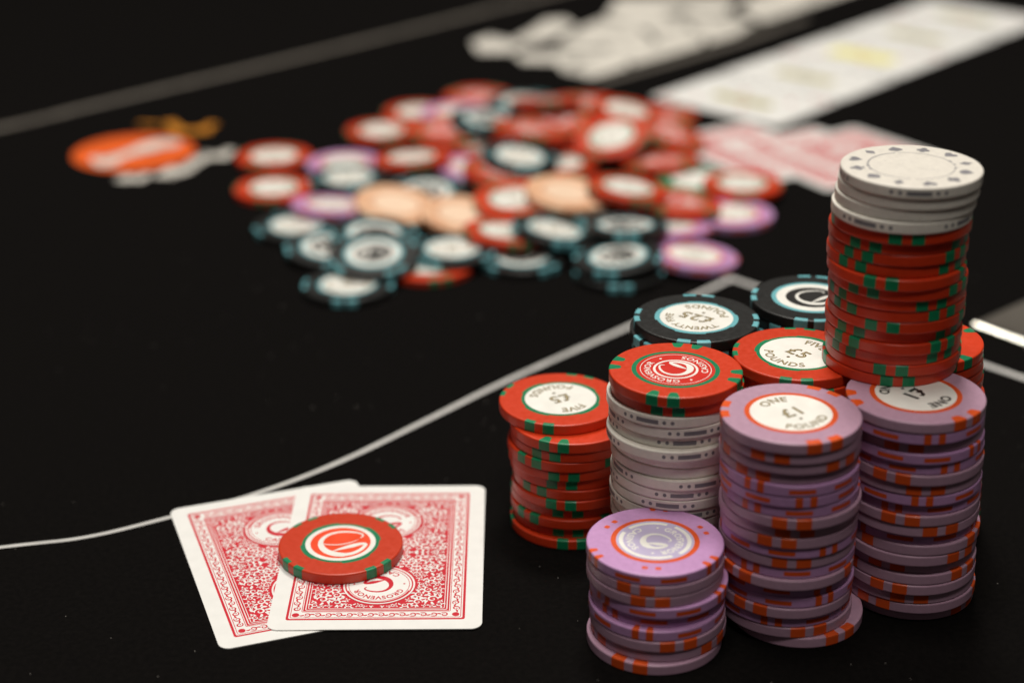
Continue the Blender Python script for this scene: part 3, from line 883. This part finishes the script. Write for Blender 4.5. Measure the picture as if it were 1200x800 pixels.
    ring(a, 9.55, 10.35, z, 40, 0, 0, math.radians(20), math.radians(160)); ring(a, 9.9, 10.35, z, 40, 0, 0, math.radians(160), math.radians(380))
    ring(a, 9.1, 9.3, z)
    text_arc(a, 'GROSVENOR', 1.95, 7.5, math.pi / 2, z, False, 0.035, sx=1.05)
    text_arc(a, 'CASINOS', 1.95, 7.5, -math.pi / 2, z, True, 0.035, sx=1.05)
    disc(a, 0.35, z, 12, 7.6, -0.6); disc(a, 0.35, z, 12, -7.6, -0.6)
    letter = a.mesh('lettering', 'cardred')
    b = MB(); swirl(b, 5.6, z, bold=1.35)
    return panel, band, border, scroll, med, letter, b.mesh('emblem', 'cardred')

CARD_BODY = card_body_mesh()
BACK = back_meshes()
def playing_card(x, y, z, yaw, label, group, slope=(0.0, 0.0)):
    root = bpy.data.objects.new('playing_card', None)
    COL.objects.link(root)
    n = Vector((-slope[0], -slope[1], 1)).normalized()
    q = Vector((0, 0, 1)).rotation_difference(n)
    root.matrix_world = Matrix.Translation((x * MM, y * MM, z * MM)) @ q.to_matrix().to_4x4() @ Matrix.Rotation(yaw, 4, 'Z')
    tag(root, label, 'playing card', group)
    link('card_stock', CARD_BODY, root)
    return root

def card_back(root):
    panel, band, border, scroll, med, letter, emblem = BACK
    p = link('back_panel', panel, root)
    link('border_band', band, p); link('border_scroll', border, p); link('scrollwork', scroll, p)
    for s in (1, -1):
        m = link('medallion', med, root, 0.0 if s > 0 else math.pi)
        m.location = (0, s * 19.5 * MM, 0)
        link('lettering', letter, m); link('emblem', emblem, m)

G1 = 'face-down cards under the single chip'
c = playing_card(-68.85, 489.75, 0.0, 0.335, 'red-backed playing card lying askew, half covered by the other hole card', G1)
card_back(c)
c = playing_card(-40.8, 491.6, 0.42, 0.0, 'red-backed playing card lying straight on top of the askew hole card', G1)
card_back(c)
poker_chip('red', -54.04, 491.7, 0.87, -47, 'single red chip with orange emblem centre resting on the two cards', 'chip guarding the hole cards', 'bigG', 8)

G2 = 'face-down cards beside the loose pile'
for x, y, z, yaw, label in (
        (128.0, 904.0, 0.0, math.radians(33), 'blurred red-backed card nearest the loose pile of chips'),
        (160.5, 892.0, 0.4, math.radians(30), 'blurred red-backed card in the middle of three beside the pile'),
        (186.0, 890.0, 0.8, math.radians(35), 'blurred red-backed card behind the top of the tall tower')):
    card_back(playing_card(x, y, z, yaw, label, G2))

def face_mesh(mb, mat):
    return mb.mesh('face_print', mat)
ux, uy = 0.663, 0.748
yaw = math.atan2(uy, ux)
G3 = 'face-up cards dealt in a row'
BOARD = ('nearest of five face-up white cards in the blurred row', 'second nearest face-up white card in the blurred row', 'middle face-up card in the blurred row, with pale yellow print',
         'fourth face-up white card in the blurred row', 'farthest of five face-up white cards in the blurred row')
for i in range(5):
    cx = 146 + ux * (31.5 + 65.0 * i) - uy * 44; cy = 949 + uy * (31.5 + 65.0 * i) + ux * 44
    root = playing_card(cx, cy, 0.0, yaw, BOARD[i], G3)
    z = CT + 0.02
    mb = MB()
    hw, hl = (9.5, 22) if i == 2 else (5.0, 20)
    mb.add([(x - 1.5, y, z) for x, y in round_rect(hw, hl, 2.0, 4)], [tuple(range(20))])
    link('court_panel', face_mesh(mb, 'yellow' if i == 2 else 'olive'), root)
    pip = face_mesh(disc(MB(), 2.1, z, 16), ('pipred', 'grey', 'pipred', 'grey', 'pipred')[i])
    for px, py in ((-26, 38), (-26, 31), (26, -38), (26, -31), (12, -24), (-14, -8), (12, 8), (-14, 24)):
        link('pip', pip, root).location = (px * MM, py * MM, 0)

# ---------------------------------------------------------------- metal tray at the right edge
tr = bpy.data.objects.new('dealer_tray', None)
COL.objects.link(tr)
tr.location = (185.5 * MM, 668.0 * MM, 0)
tr.rotation_euler = (0, 0, math.atan2(-21,17))
tag(tr, 'low dark tray with bright polished metal edge at the right border', 'tray')
# local x runs along the front edge, local y to the back
def tray_bar(prof, l0, l1):
    n = len(prof)
    return MB().add([(l0, d, z) for d, z in prof] + [(l1, d, z) for d, z in prof],
                    [tuple(range(n))[::-1], tuple(range(n, 2 * n))] + [(i, n + i, n + (i + 1) % n, (i + 1) % n)[::-1] for i in range(n)])
rim = [(0, 0), (0, 1.2), (0.3, 1.7), (1.0, 2.05), (1.7, 2.35), (2.4, 2.45), (3.2, 2.45), (3.2, 0)]
link('front_rim', tray_bar(rim, 0, 260).mesh('front_rim', 'steel'), tr)
mb = MB()
mb.add([(0.5, 3.3, 0), (260, 3.3, 0), (260, 190, 0), (0.5, 190, 0), (0.5, 3.3, 2.5), (260, 3.3, 2.5), (260, 190, 8.0), (0.5, 190, 8.0)],
       [(3, 2, 1, 0), (4, 5, 6, 7), (0, 1, 5, 4), (1, 2, 6, 5), (2, 3, 7, 6), (3, 0, 4, 7)])
link('lid', mb.mesh('lid', 'acrylic'), tr)
